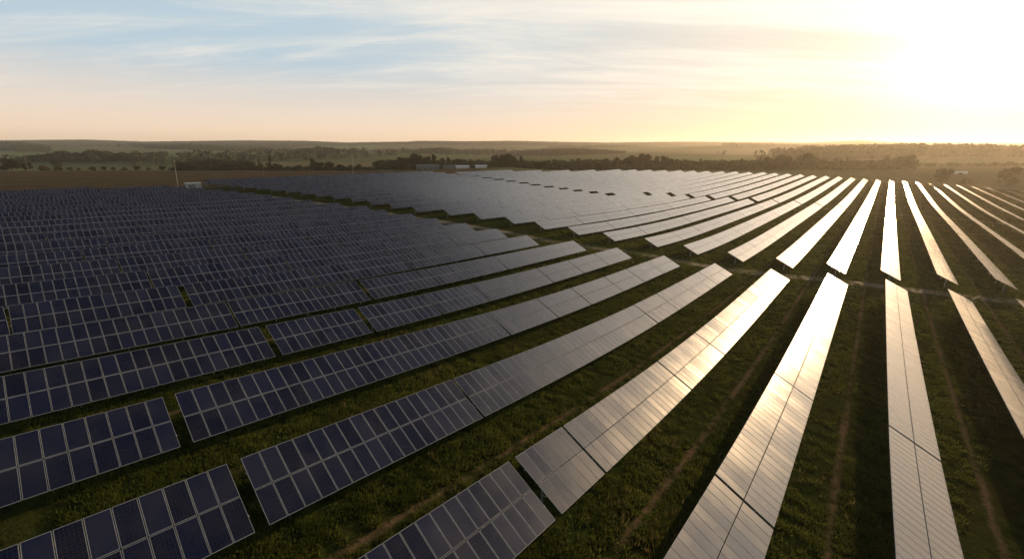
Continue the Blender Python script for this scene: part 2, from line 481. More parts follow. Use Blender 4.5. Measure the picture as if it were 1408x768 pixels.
# ------------------------------------------------------------------ block layout (row numbers k; 0 is the row that runs straight up the picture)
A_END = {5: 126, 4: 124, 3: 122, 2: 120, 1: 117, 0: 115.3, -1: 109.7, -2: 102.7, -3: 95.6, -4: 91.1, -5: 87.3, -6: 83.7, -7: 78.1, -8: 77.7, -9: 76.1, -10: 74, -11: 72.9,
         -12: 70.3, -13: 70.2, -14: 66.3, -15: 62, -16: 60, -17: 57, -18: 55.5, -19: 53, -20: 51, -21: 47.7, -22: 44, -23: 41, -24: 19}
B_START = {12: 186, 11: 182, 10: 178, 9: 174, 8: 169, 7: 164, 6: 159, 5: 153, 4: 147, 3: 142, 2: 136.8, 1: 130.9, 0: 124.3, -1: 120.8, -2: 115.8, -3: 111.1, -4: 107.8, -5: 106, -6: 101.1,
           -7: 98.5, -8: 95.9, -9: 93.8, -10: 89.8, -11: 86, -12: 81, -13: 78.7, -14: 76.9, -15: 75.7, -16: 73.9, -17: 72.2, -18: 70.9, -19: 69.2,
           -20: 66.9, -21: 65.3, -22: 63, -23: 61.5, -24: 59, -25: 57}
B_END = {12: 312, 11: 310, 10: 308, 9: 306, 8: 304, 7: 302, 6: 300.5, 5: 299, 4: 298, 3: 297, 2: 294.5, 1: 290.5, 0: 283, -1: 279, -2: 277, -3: 276.5, -4: 277, -5: 271.5, -6: 264, -7: 262,
         -8: 253, -9: 248.5, -10: 245.5, -11: 235, -12: 210, -13: 209, -14: 208, -15: 208, -16: 207, -17: 206.5, -18: 207, -19: 206, -20: 205, -21: 204, -22: 202, -23: 200, -24: 199, -25: 197}
B_END = {k: v - (4.5 if k <= -12 else 2.5 if k <= -6 else 0) for k, v in B_END.items()}
C_GAP = {k: (2.4 if k >= -5 else 7.5 if k >= -11 else 9.3) for k in B_END}
A_GAPS = {1: [55.5, 20], 0: [82.6, 46.9, 18], -1: [93, 75.2, 49.2, 26.6], -2: [80.6, 60.9, 52.7, 40.3, 22.2, 16.5, 1], -3: [84.5, 73.3, 63.5, 55.2, 20.1, 4.4],
          -4: [82, 72.4, 63.7, 53.1, 44.3, 34.4, 3.6], -5: [76.6, 66.7, 56.8, 41.0, 32.2, 22.5, 12.7, -9], -6: [56, 28.2, 12.5, -5], -7: [60, 42, 26, 10.5, -3],
          -9: [58, 40, 23, 7.4, -9], -10: [56, 38, 21, 4.7, -10], -8: [61, 44, 26, 9, -6]}
A_WIDE = {(-5, 22.5), (-3, 4.4), (-4, 3.6), (-5, 12.7), (-6, 28.2), (-2, 16.5), (-7, 10.5)}


def row_xy(block, x, y):
    az = AZA if block == 'A' else AZB
    c, s = math.cos(az), math.sin(az)
    return x * c + y * s, -x * s + y * c


def row_x(block, k):
    return XA + PA * k if block == 'A' else XB + PB * k


def row_ground(block, k, ys, x=None):
    xk = row_x(block, k) if x is None else x
    X, Y = row_xy(block, xk + 0 * np.asarray(ys, float), np.asarray(ys, float))
    return gz(X, Y)


def world_px(P):
    """picture position (1408 x 768) of world points, and depth"""
    P = np.asarray(P, float)
    d = P - np.array([0, 0, CAM_Z])
    f = d[:, 1] * math.cos(PITCH) - d[:, 2] * math.sin(PITCH)
    u = d[:, 1] * math.sin(PITCH) + d[:, 2] * math.cos(PITCH)
    f = np.maximum(f, 0.3)
    return 704 + FPX * d[:, 0] / f, 384 - FPX * u / f, f


tables = []      # dict(block, k, y0, y1, i)
for k, e in A_END.items():
    lo = -24 if k > -24 else -20
    if k == -2: lo = -12
    if k >= 0: lo = 4
    if k >= 2: lo = 30
    gaps = A_GAPS.get(k)
    if gaps is None:
        gaps = []; y = e
        while y - 19 > lo + 9:
            y -= random.choice([15.6, 17.6, 19.5]); gaps.append(y)
    ys = [e] + [q for q in gaps if lo + 3 < q < e - 3] + [lo]
    for i in range(len(ys) - 1):
        gtop = 0 if i == 0 else (0.62 if (k, ys[i]) in A_WIDE else 0.20)
        gbot = 0 if i == len(ys) - 2 else (0.62 if (k, ys[i + 1]) in A_WIDE else 0.20)
        tables.append(dict(block='A', k=k, y0=ys[i + 1] + gbot / 2, y1=ys[i] - gtop / 2, i=i))
for k in B_START:
    for blk, s, e, n0 in (('B', B_START[k], B_END[k], 21), ('C', B_END[k] + C_GAP[k], C_END.get(k, 0), 33)):
        if e - s < 8: continue
        n = max(1, round((e - s) / (n0 + random.uniform(-3, 3))))
        cuts = [s + (e - s) * (i + (random.uniform(-.12, .12) if 0 < i < n else 0)) / n for i in range(n + 1)]
        for i in range(n):
            tables.append(dict(block=blk, k=k, y0=cuts[i] + (0.12 if i else 0), y1=cuts[i + 1] - (0.12 if i < n - 1 else 0), i=i))

W_HALF = 2.1
CT, ST = math.cos(TILT), math.sin(TILT)
for tb in tables:
    L = tb['y1'] - tb['y0']
    tb['dz'] = random.uniform(-0.025, 0.025)
    tb['n'] = max(2, round(L / 0.91)); tb['pitch'] = L / tb['n']
    ys = np.linspace(tb['y0'], tb['y1'], 7)
    zg = row_ground(tb['block'], tb['k'], ys)
    xk = row_x(tb['block'], tb['k'])
    pts = []
    for u in (-W_HALF, W_HALF):
        X, Y = row_xy(tb['block'], xk + u * CT + 0 * ys, ys)
        pts.append(np.stack([X, Y, zg + H_MID - u * ST], 1))
    x1, y1, f1 = world_px(pts[0]); x2, y2, f2 = world_px(pts[1])
    fx = np.clip(np.concatenate([x1, x2[::-1]]), 0, 1408); fy = np.clip(np.concatenate([y1, y2[::-1]]), 0, 768)
    tb['area'] = 0.5 * abs(np.dot(fx, np.roll(fy, 1)) - np.dot(fy, np.roll(fx, 1)))
    if max(f1.max(), f2.max()) < 1: tb['area'] = 0
order = sorted(tables, key=lambda q: -q['area'])
in_view = [q for q in order if q['area'] > 1.0]
N_IND, N_T1, N_T2 = 299, 36, 130
for r, q in enumerate(in_view[:N_IND]):
    q['tier'] = 1 if r < N_T1 else 2 if r < N_T2 else 3
for q in tables: q.setdefault('tier', 0 if q['area'] > 1.0 else 0)

# module template in (across u, along v in 0..1 of pitch)
FR = 0.026


def tb_tilt(tb):
    """the outer rows on the falling ground at the right lie flatter"""
    a = TILT - R(min(7.0, max(0, tb['k'] - 2) * 2.0))
    return math.cos(a), math.sin(a)


def modules_geo(tb, rows=(0, 1), thick=True):
    """arrays for the framed modules of a table in row coordinates (x, y, z)"""
    n, p = tb['n'], tb['pitch']
    CT, ST = tb_tilt(tb)
    xk = row_x(tb['block'], tb['k'])
    V = []; F = []; MI = []; UV = []
    off = 0
    i = np.arange(n)
    for r in rows:
        u0 = -W_HALF if r == 0 else 0.03; u1 = -0.03 if r == 0 else W_HALF
        ya = tb['y0'] + i * p + 0.016; yb = tb['y0'] + (i + 1) * p - 0.016
        def ring(ua, ub, ya_, yb_, wv):
            P = np.empty((n, 4, 3))
            for c, (u, yy) in enumerate(((ua, ya_), (ub, ya_), (ub, yb_), (ua, yb_))):
                zg = row_ground(tb['block'], tb['k'], yy) + H_MID + tb['dz']
                P[:, c, 0] = xk + u * CT + wv * ST; P[:, c, 1] = yy; P[:, c, 2] = zg - u * ST + wv * CT
            return P
        O = ring(u0, u1, ya, yb, 0.0); I = ring(u0 + FR, u1 - FR, ya + FR, yb - FR, 0.0)
        Gp = ring(u0 + FR, u1 - FR, ya + FR, yb - FR, -0.004 if thick else -0.0)
        lay = [O, I] if not thick else [O, I, Gp]
        if thick: lay.append(ring(u0, u1, ya, yb, -0.04))
        nv = 4 * len(lay)
        V.append(np.concatenate(lay, 1).reshape(-1, 3))
        q = [(0, 1, 5, 4), (1, 2, 6, 5), (2, 3, 7, 6), (3, 0, 4, 7)]; mi = [1] * 4
        gl = (8, 9, 10, 11) if thick else (4, 5, 6, 7)
        q.append(gl); mi.append(0)
        if thick:
            q += [(1, 0, 12, 13), (2, 1, 13, 14), (3, 2, 14, 15), (0, 3, 15, 12), (15, 14, 13, 12)]; mi += [1, 1, 1, 1, 2]
        q = np.array(q)
        F.append((q[None] + (off + i * nv)[:, None, None]).reshape(-1, 4))
        MI.append(np.tile(mi, n))
        uv = np.zeros((n, len(q), 4, 2))
        uv[:, 4, :, 0] = i[:, None] + np.array([0.001, 0.001, .999, .999]); uv[:, 4, :, 1] = r + np.array([0.001, .999, .999, 0.001])
        UV.append(uv.reshape(-1, 2))
        off += n * nv
    return np.concatenate(V), np.concatenate(F), np.concatenate(MI), np.concatenate(UV)


PANEL_MATS = [M_CELL, M_FRAME, M_BACK]


def purlin_mesh(tb, u, name):
    """rail that runs under the modules and follows the ground"""
    CT, ST = tb_tilt(tb)
    n = max(2, int((tb['y1'] - tb['y0']) / 2))
    ys = np.linspace(tb['y0'] + 0.03, tb['y1'] - 0.03, n + 1)
    zg = row_ground(tb['block'], tb['k'], ys) + H_MID + tb['dz']
    xk = row_x(tb['block'], tb['k'])
    P = np.empty((n + 1, 4, 3))
    for c, (du, w_) in enumerate(((-0.04, -0.045), (0.04, -0.045), (0.04, -0.135), (-0.04, -0.135))):
        P[:, c, 0] = xk + (u + du) * CT + w_ * ST; P[:, c, 1] = ys; P[:, c, 2] = zg - (u + du) * ST + w_ * CT
    F = []
    for i in range(n):
        for c in range(4):
            F.append((4 * i + c, 4 * i + 4 + c, 4 * i + 4 + (c + 1) % 4, 4 * i + (c + 1) % 4))
    F += [(0, 1, 2, 3), (4 * n + 3, 4 * n + 2, 4 * n + 1, 4 * n)]
    return P.reshape(-1, 3), F


mb = MB(); mb.box((0, 0, 0.62), (0.11, 0.09, 2.30)); POST = mb.mesh('post', [M_STEEL])          # foot sunk into the ground
mb = MB()
for u in (0,):
    mb.add([(u_ * CT + w_ * ST, s, -u_ * ST + w_ * CT) for s in (-0.035, 0.035) for u_, w_ in ((-1.85, -0.137), (1.85, -0.137), (1.85, -0.237), (-1.85, -0.237))],
           [(0, 1, 2, 3), (7, 6, 5, 4), (0, 4, 5, 1), (1, 5, 6, 2), (2, 6, 7, 3), (3, 7, 4, 0)])
RAFTER = mb.mesh('rafter', [M_STEEL])
mb = MB(); mb.bar((0.0, 0, -1.15), (1.25 * CT - 0.2 * ST, 0, -1.25 * ST - 0.2 * CT), 0.03); BRACE = mb.mesh('brace', [M_STEEL])

# one framed module: 1 m wide unit along y, 2.07 along the slope (x)
def module_mesh():
    hx, hy = (W_HALF - 0.03) / 2, 0.5
    fx, fy = FR, FR
    def rc(a, b, z): return [(-a, -b, z), (a, -b, z), (a, b, z), (-a, b, z)]
    V = rc(hx, hy, 0) + rc(hx - fx, hy - fy, 0) + rc(hx - fx, hy - fy, -0.004) + rc(hx, hy, -0.04)
    F = [(0, 1, 5, 4), (1, 2, 6, 5), (2, 3, 7, 6), (3, 0, 4, 7), (4, 5, 9, 8), (5, 6, 10, 9), (6, 7, 11, 10), (7, 4, 8, 11), (8, 9, 10, 11),
         (1, 0, 12, 13), (2, 1, 13, 14), (3, 2, 14, 15), (0, 3, 15, 12), (15, 14, 13, 12)]
    mi = [1] * 8 + [0] + [1] * 4 + [2]
    uv = np.zeros((len(F), 4, 2))
    uv[8, :, 0] = [0.001, 0.001, .999, .999]; uv[8, :, 1] = [0.001, .999, .999, 0.001]
    return make_mesh('solar_module', V, F, PANEL_MATS, mi, uv.reshape(-1, 2))


MODULE = module_mesh()
ORD = ['first', 'second', 'third', 'fourth', 'fifth', 'sixth', 'seventh', 'eighth', 'ninth', 'tenth', 'eleventh', 'twelfth', 'thirteenth', 'fourteenth',
       'fifteenth', 'sixteenth', 'seventeenth', 'eighteenth', 'nineteenth', 'twentieth', 'twenty-first', 'twenty-second', 'twenty-third', 'twenty-fourth', 'twenty-fifth', 'twenty-sixth']


def table_label(tb):
    k = tb['k']
    if tb['block'] == 'A':
        look = 'dark blue' if k <= -5 else 'grey blue' if k <= -3 else 'sunlit' if k <= 0 else 'steeply seen'
        place = f"{ORD[tb['i']]} before the dirt track"
    elif tb['block'] == 'B':
        look = 'blue' if k <= -12 else 'silver grey' if k <= -6 else 'bright sunlit' if k <= 0 else 'thin edge-lit'
        place = f"{ORD[tb['i']]} beyond the dirt track"
    else:
        look = 'pale silver' if k <= -2 else 'glaring' if k <= 1 else 'thin edge-lit'
        place = f"{ORD[tb['i']]} beyond the far gap"
    row = 'in the upright row' if k == 0 else f"{ORD[abs(k) - 1]} row {'left' if k < 0 else 'right'} of the upright row"
    return f"{look} array, {place}, {row}"


GROUPS = {'A': 'solar arrays before the dirt track', 'B': 'solar arrays between the dirt track and the far gap', 'C': 'solar arrays beyond the far gap'}
NORMAL = Vector((ST, 0, CT))
far_V, far_F, far_M, far_U = [], [], [], []
foff = 0
for tb in tables:
    blk, k = tb['block'], tb['k']
    az = AZA if blk == 'A' else AZB
    if tb['tier'] == 0:
        V, F, MI, UV = modules_geo(tb, thick=False)
        X, Y = row_xy(blk, V[:, 0], V[:, 1])
        V = np.stack([X, Y, V[:, 2]], 1)
        far_V.append(V); far_F.append(F + foff); far_M.append(MI); far_U.append(UV); foff += len(V)
        continue
    xk = row_x(blk, k); ym = (tb['y0'] + tb['y1']) / 2
    zr = float(row_ground(blk, k, [ym])[0])
    org = np.array([xk, ym, zr])
    wx, wy = row_xy(blk, xk, ym)
    if tb['tier'] == 3:
        V, F, MI, UV = modules_geo(tb, thick=True)
        # far away: posts stay in the same mesh as the modules
        o = link('solar_array', make_mesh('solar_array', V - org, F, PANEL_MATS, MI, UV), None, (wx, wy, zr), (0, 0, -az))
        tag(o, table_label(tb), 'solar array', GROUPS[blk])
        npost = max(2, round((tb['y1'] - tb['y0']) / 8) + 1)
        for yy in np.linspace(tb['y0'] + 0.6, tb['y1'] - 0.6, npost):
            link('post', POST, o, (-0.15, yy - ym, float(row_ground(blk, k, [yy])[0]) - zr))
        continue
    root = bpy.data.objects.new('solar_array', None); COL.objects.link(root)
    root.empty_display_size = 0.5
    root.location = (wx, wy, zr); root.rotation_euler = (0, 0, -az)
    tag(root, table_label(tb), 'solar array', GROUPS[blk])
    L = tb['y1'] - tb['y0']
    if tb['tier'] == 1:
        n, p = tb['n'], tb['pitch']
        yc = tb['y0'] + (np.arange(n) + 0.5) * p
        zc = row_ground(blk, k, yc) + H_MID + tb['dz'] - zr
        z1 = row_ground(blk, k, yc + 0.5) - row_ground(blk, k, yc - 0.5)
        vis = 0
        for j in range(n):
            for r in (0, 1):
                uc = (-1 if r == 0 else 1) * (0.03 + (W_HALF - 0.03) / 2)
                ct, st = tb_tilt(tb); al = Vector((0, 1, z1[j])).normalized(); a = Vector((ct, 0, -st)); a = (a - al * a.dot(al)).normalized(); nn = a.cross(al)
                m = Matrix((a, al, nn)).transposed()
                o = link('solar_module', MODULE, root)
                e = m.to_euler()
                e.x += random.gauss(0, 0.0012); e.y += random.gauss(0, 0.0012)
                o.rotation_euler = e
                o.scale = (1, p - 0.032, 1)
                o.location = Vector((0, yc[j] - ym, zc[j])) + a * uc
    else:
        for r in (0, 1):
            V, F, MI, UV = modules_geo(tb, rows=(r,), thick=True)
            link('module_row', make_mesh('module_row', V - org, F, PANEL_MATS, MI, UV), root)
    for u in (-1.15, 1.15):
        V, F = purlin_mesh(tb, u, 'purlin')
        link('purlin', make_mesh('purlin', V - org, F, [M_STEEL]), root)
    npost = max(2, round(L / (4.2 if tb['tier'] == 1 else 6)) + 1)
    for yy in np.linspace(tb['y0'] + 0.5, tb['y1'] - 0.5, npost):
        zz = float(row_ground(blk, k, [yy])[0]) + tb['dz'] - zr
        link('post', POST, root, (0, yy - ym, zz))
        link('rafter', RAFTER, root, (0, yy - ym, zz + H_MID))
        if tb['tier'] == 1:
            link('brace', BRACE, root, (0, yy - ym, zz + H_MID))
far = link('far_solar_arrays', make_mesh('far_solar_arrays', np.concatenate(far_V), np.concatenate(far_F), PANEL_MATS, np.concatenate(far_M), np.concatenate(far_U)))
tag(far, 'mass of small pale solar arrays filling the far slope below the treeline', 'solar arrays', kind='stuff')

# ------------------------------------------------------------------ ground sheet
rings = [0.0]
r = 2.5
while r < 7500:
    rings.append(r); r *= 1.0135
rings = np.array(rings)
angs = np.concatenate([np.linspace(-math.pi, R(-64), 40, endpoint=False), np.linspace(R(-64), R(64), 420), np.linspace(R(64), math.pi, 40)[1:-1]])
na = len(angs)
RR, AA = np.meshgrid(rings[1:], angs, indexing='ij')
GXw = RR * np.sin(AA); GYw = RR * np.cos(AA)
GZw = gz(GXw.ravel(), GYw.ravel())
V = np.concatenate([[[0, 0, gz1(0, 0)]], np.stack([GXw.ravel(), GYw.ravel(), GZw], 1)])
idx = 1 + np.arange(len(rings) - 1)[:, None] * na + np.arange(na)[None]
a_ = idx[:-1]; b_ = idx[1:]
F = np.stack([a_, b_, np.roll(b_, -1, 1), np.roll(a_, -1, 1)], -1).reshape(-1, 4)[:, ::-1]
cen = np.stack([np.zeros(na, int), idx[0], np.roll(idx[0], -1)], -1)[:, ::-1]
me = bpy.data.meshes.new('ground')
nf, nc = len(F), len(cen)
me.vertices.add(len(V)); me.vertices.foreach_set('co', V.astype(np.float32).ravel())
me.loops.add(nf * 4 + nc * 3); me.loops.foreach_set('vertex_index', np.concatenate([F.ravel(), cen.ravel()]).astype(np.int32))
me.polygons.add(nf + nc)
me.polygons.foreach_set('loop_start', np.concatenate([np.arange(nf) * 4, nf * 4 + np.arange(nc) * 3]).astype(np.int32))
me.polygons.foreach_set('loop_total', np.concatenate([np.full(nf, 4), np.full(nc, 3)]).astype(np.int32))
me.polygons.foreach_set('use_smooth', np.ones(nf + nc, bool))
me.materials.append(M_GROUND)
me.update(calc_edges=True)


def woods_density(X, Y):
    """0..1 woodland cover on the far land"""
    r = np.maximum(Y, 1.0)
    f = np.sin(X / 420 + 0.8) * np.sin(Y / 230 + 0.5) + 0.7 * np.sin(X / 190 - Y / 310 + 2.0) + 0.5 * np.sin(X / 830 + Y / 640)
    d = smooth01((f - np.where(r < 2300, .85, .15)) / 0.25) * np.where(r < 1800, .35, 1)
    d = np.maximum(d, smooth01((r - 3300) / 500))           # the ridge itself is wooded
    return d * smooth01((r - 760) / 150) * smooth01((6500 - r) / 300)


X, Y = V[:, 0], V[:, 1]
tx = X * math.cos(AZ0) - Y * math.sin(AZ0); ty = X * math.sin(AZ0) + Y * math.cos(AZ0)
rr = np.hypot(X, Y); azv = np.arctan2(X, Y); pxv = 704 + 604 * np.tan(np.clip(azv, -1.2, 1.2))
kx = (tx - XB) / PB
cend = np.interp(kx, sorted(C_END), [C_END[q] for q in sorted(C_END)])
cend = np.where(kx < -24.5, 205, cend)
field = smooth01((kx + 26.5) / 1.5) * smooth01((cend + 14 - ty) / 14)
field = np.where((kx < -20) & (ty < 75), smooth01((tx + 238) / 12) * smooth01((ty + 220) / 10), field)
brown = (1 - field) * smooth01((540 - Y) / 25) * smooth01((Y + 60) / 60) * smooth01((700 - pxv) / 60)
brown = np.maximum(brown, 0.55 * (1 - field) * smooth01((pxv - 1180) / 40) * smooth01((640 - Y) / 40))
wd = woods_density(X, Y)
zone = np.stack([field, brown, wd, np.ones_like(wd)], 1).astype(np.float32)
ca_ = me.color_attributes.new('zone', 'FLOAT_COLOR', 'POINT')
ca_.data.foreach_set('color', zone.ravel())
ground = link('ground', me); tag(ground, kind='structure')


def ribbon(name, pts, width, mat, lift=0.05, sub=4):
    """track draped on the ground along world points"""
    P = np.array(pts, float)
    s = np.concatenate([[0], np.cumsum(np.hypot(*np.diff(P, axis=0).T))])
    m = max(2, int(s[-1] / 1.5))
    q = np.linspace(0, s[-1], m)
    cx, cy = (spline_eval(s, P[:, i].copy(), q) for i in (0, 1))
    tx_, ty_ = np.gradient(cx), np.gradient(cy); n = np.hypot(tx_, ty_); nx, ny = -ty_ / n, tx_ / n
    c = np.linspace(-0.5, 0.5, sub + 1)
    Vv = np.stack([cx[:, None] + nx[:, None] * c * width, cy[:, None] + ny[:, None] * c * width], -1)
    z = gz(Vv[..., 0].ravel(), Vv[..., 1].ravel()) + lift
    V3 = np.concatenate([Vv.reshape(-1, 2), z[:, None]], 1)
    I = np.arange(m * (sub + 1)).reshape(m, sub + 1)
    F_ = np.stack([I[:-1, :-1], I[:-1, 1:], I[1:, 1:], I[1:, :-1]], -1).reshape(-1, 4)
    uvv = np.stack([np.repeat(q[:, None], sub + 1, 1), np.repeat((c + 0.5)[None], m, 0)], -1).reshape(-1, 2)
    o = link(name, make_mesh(name, V3, F_, [mat], None, uvv[F_.ravel()], True))
    tag(o, kind='structure'); return o


pts = []
for k in range(-20, 11):
    ya = A_END.get(k, 122 + (k - 3) * 4); yb = B_START[k]
    ymid = min(ya + 0.55 * (yb - ya), yb - 3.0) if k > -6 else ya + 0.5 * (yb - ya)
    if k > 2: ymid = yb - 6.0
    pts.append(row_xy('B', row_x('B', k), ymid))
ribbon('dirt_track', pts, 4.0, M_TRACK)
pts = [row_xy('B', row_x('B', k), B_END[k] + C_GAP[k] / 2) for k in range(-22, 13)]
ribbon('gravel_path', pts, 2.2, M_TRACK)
# path across the ploughed field on the left
pts = [(-330, 250), (-290, 235), (-240, 215), (-205, 195), (-175, 185)]

# ------------------------------------------------------------------ grass tufts (one uncountable mass)
def grass_tufts():
    N = 150000
    # sample by picture area: uniform angle, distance weighted to the near field
    az = rng.uniform(R(-54), R(54), N * 3); rd = 14 + 230 * rng.random(N * 3) ** 1.5
    X, Y = rd * np.sin(az), rd * np.cos(az)
    xa = X * math.cos(AZA) - Y * math.sin(AZA); u = ((xa - XA) / PA + 0.5) % 1.0 - 0.5     # 0 at a row, +-0.5 mid aisle
    cl = np.sin(X * 1.7 + np.sin(Y * 1.1) * 1.5) * np.sin(Y * 1.9 + np.sin(X * .9)) + 0.6 * np.sin(X * .43 + 1) * np.sin(Y * .51) + 0.5 * rng.standard_normal(N * 3)
    aisle = np.abs(np.abs(u) - 0.5) * PA
    keep = (cl > 0.05 + 0.35 * np.sin(X * .11 + 2) * np.sin(Y * .13)) & (aisle > 0.25 + 0.35 * rng.random(N * 3)) & (xa > -75)
    X, Y, rd = X[keep][:N], Y[keep][:N], rd[keep][:N]
    # farther aisles on the sunny side, wider and sparser tufts
    M = 90000
    yb = rng.uniform(120, 600, M); xb = rng.uniform(-45, 150, M); au = rng.uniform(0.08, 0.92, M)
    xb = XB + PB * (np.floor((xb - XB) / PB) + au)
    Xb, Yb = row_xy('B', xb, yb); rb = np.hypot(Xb, Yb)
    kb = (np.abs(np.arctan2(Xb, Yb)) < R(53)) & (rb > 130) & (rng.random(M) < np.clip(260 / rb, 0, 1)) & (np.abs(au - .5) * PB > .4)
    X, Y, rd = np.concatenate([X, Xb[kb]]), np.concatenate([Y, Yb[kb]]), np.concatenate([rd, rb[kb]])
    n = len(X); Z = gz(X, Y)
    NB = 7
    sc = rng.uniform(0.6, 1.25, n)
    t = rng.uniform(0, 2 * math.pi, (n, NB)); ro = rng.uniform(0.02, 0.24, (n, NB)); h = rng.uniform(0.10, 0.27, (n, NB)) * sc[:, None]
    wdt = rng.uniform(0.022, 0.05, (n, NB)) * np.clip(rd / 45, 1, 7)[:, None]
    bx = X[:, None] + ro * np.cos(t); by = Y[:, None] + ro * np.sin(t)
    fa = rng.uniform(0, 2 * math.pi, (n, NB))
    lean = rng.uniform(0.05, 0.2, (n, NB))
    V = np.empty((n, NB, 3, 3))
    V[..., 0, 0] = bx - wdt * np.cos(fa); V[..., 0, 1] = by - wdt * np.sin(fa); V[..., 0, 2] = Z[:, None] - 0.03
    V[..., 1, 0] = bx + wdt * np.cos(fa); V[..., 1, 1] = by + wdt * np.sin(fa); V[..., 1, 2] = Z[:, None] - 0.03
    V[..., 2, 0] = bx + lean * np.cos(t); V[..., 2, 1] = by + lean * np.sin(t); V[..., 2, 2] = Z[:, None] + h
    F = np.arange(n * NB * 3).reshape(-1, 3)
    o = link('grass', make_mesh('grass', V.reshape(-1, 3), F, [M_GRASS]))
    tag(o, 'rough tufted grass growing in the aisles between the solar arrays', 'grass', kind='stuff')



def weeds():
    """taller dry stems and broad weeds in loose patches"""
    n = 26000
    az = rng.uniform(R(-54), R(54), n); rd = 14 + 130 * rng.random(n) ** 1.3
    X, Y = rd * np.sin(az), rd * np.cos(az)
    xa = X * math.cos(AZA) - Y * math.sin(AZA); u = ((xa - XA) / PA + 0.5) % 1.0 - 0.5
    patch = np.sin(X * .37 + 1.7 * np.sin(Y * .21)) * np.sin(Y * .33 + np.sin(X * .17)) + 0.35 * rng.standard_normal(n)
    keep = (patch > 0.85) & (np.abs(np.abs(u) - .5) * PA > .5) & (xa > -60)
    X, Y = X[keep], Y[keep]; n = len(X); Z = gz(X, Y); NB = 6
    t = rng.uniform(0, 6.28, (n, NB)); h = rng.uniform(.25, .6, (n, NB)); ro = rng.uniform(0, .15, (n, NB)); wd = rng.uniform(.015, .04, (n, NB)); ln = rng.uniform(.05, .25, (n, NB)); fa = rng.uniform(0, 6.28, (n, NB))
    bx = X[:, None] + ro * np.cos(t); by = Y[:, None] + ro * np.sin(t)
    V = np.empty((n, NB, 3, 3))
    for q, sg in ((0, -1), (1, 1)):
        V[..., q, 0] = bx + sg * wd * np.cos(fa); V[..., q, 1] = by + sg * wd * np.sin(fa); V[..., q, 2] = Z[:, None] - .03
    V[..., 2, 0] = bx + ln * np.cos(t); V[..., 2, 1] = by + ln * np.sin(t); V[..., 2, 2] = Z[:, None] + h
    o = link('weeds', make_mesh('weeds', V.reshape(-1, 3), np.arange(n * NB * 3).reshape(-1, 3), [M_STRAW]))
    tag(o, 'dry straw-coloured weeds in loose patches among the grass', 'weeds', kind='stuff')


M_STRAW = leaf_mat('dry_stems', (0.085, 0.075, 0.030), (0.21, 0.17, 0.075), 0.4, 0.3)
grass_tufts()
weeds()

# ------------------------------------------------------------------ trees
def leaf_cloud(n, size, lobes):
    """n leaf-clump quads spread through the volume of several lobes"""
    V = np.empty((n, 4, 3))
    li = rng.integers(0, len(lobes), n)
    L = np.array(lobes)[li]
    d = rng.standard_normal((n, 3)); d /= np.linalg.norm(d, axis=1)[:, None]
    rad = rng.random(n) ** 0.45
    c = L[:, :3] + d * rad[:, None] * L[:, 3:6]
    a = rng.standard_normal((n, 3)); a /= np.linalg.norm(a, axis=1)[:, None]
    b = np.cross(a, rng.standard_normal((n, 3))); b /= np.linalg.norm(b, axis=1)[:, None]
    s = size * rng.uniform(0.5, 1.3, n)[:, None]
    V[:, 0] = c - a * s - b * s * .6; V[:, 1] = c + a * s - b * s * .4; V[:, 2] = c + a * s * .7 + b * s * .7; V[:, 3] = c - a * s * .8 + b * s * .5
    return V.reshape(-1, 3), np.arange(n * 4).reshape(-1, 4)


def crown_lobes(h, wd, kind):
    L = []
    if kind == 'round':
        for _ in range(9):
            a = random.uniform(0, 6.28); q = random.uniform(0, 0.33) * wd
            L.append((q * math.cos(a), q * math.sin(a), random.uniform(.22, .80) * h, wd * random.uniform(.16, .27), wd * random.uniform(.16, .27), h * random.uniform(.12, .20)))
        L.append((0, 0, .48 * h, .36 * wd, .36 * wd, .42 * h))
    elif kind == 'tall':
        for i in range(8):
            L.append((random.uniform(-.1, .1) * wd, random.uniform(-.1, .1) * wd, (.16 + .095 * i) * h, wd * random.uniform(.22, .4) * (1 - .06 * i), wd * random.uniform(.22, .4) * (1 - .06 * i), h * .12))
    else:
        for _ in range(8):
            a = random.uniform(0, 6.28); q = random.uniform(0.1, 0.42) * wd
            L.append((q * math.cos(a), q * math.sin(a), random.uniform(.16, .72) * h, wd * random.uniform(.14, .25), wd * random.uniform(.14, .25), h * random.uniform(.14, .26)))
    return L


TREES = []
for i, (kind, h, wd, mat) in enumerate([('round', 13, 11, M_LEAF), ('round', 12, 12, M_LEAF), ('tall', 15, 8, M_LEAF), ('loose', 12, 12, M_LEAF), ('round', 11, 10, M_LEAF_AUTUMN), ('loose', 14, 11, M_LEAF), ('tall', 13, 9, M_LEAF_AUTUMN)]):
    V, F = leaf_cloud(1500, 0.66, crown_lobes(h, wd, kind))
    crown = make_mesh('crown', V, F, [mat])
    mb = MB(); mb.bar((0, 0, -0.6), (0.15, 0, h * .45), 0.32, 0.2); mb.bar((0.15, 0, h * .45), (0.1, 0.3, h * .8), 0.2, 0.06)
    for q in range(5):
        a = q * 1.3 + i; z0 = h * (0.28 + .08 * q)
        mb.bar((0.1, 0, z0), (math.cos(a) * wd * .3, math.sin(a) * wd * .3, z0 + h * .2), 0.11, 0.04, 5)
    TREES.append((crown, mb.mesh('trunk', [M_BARK]), h, wd))


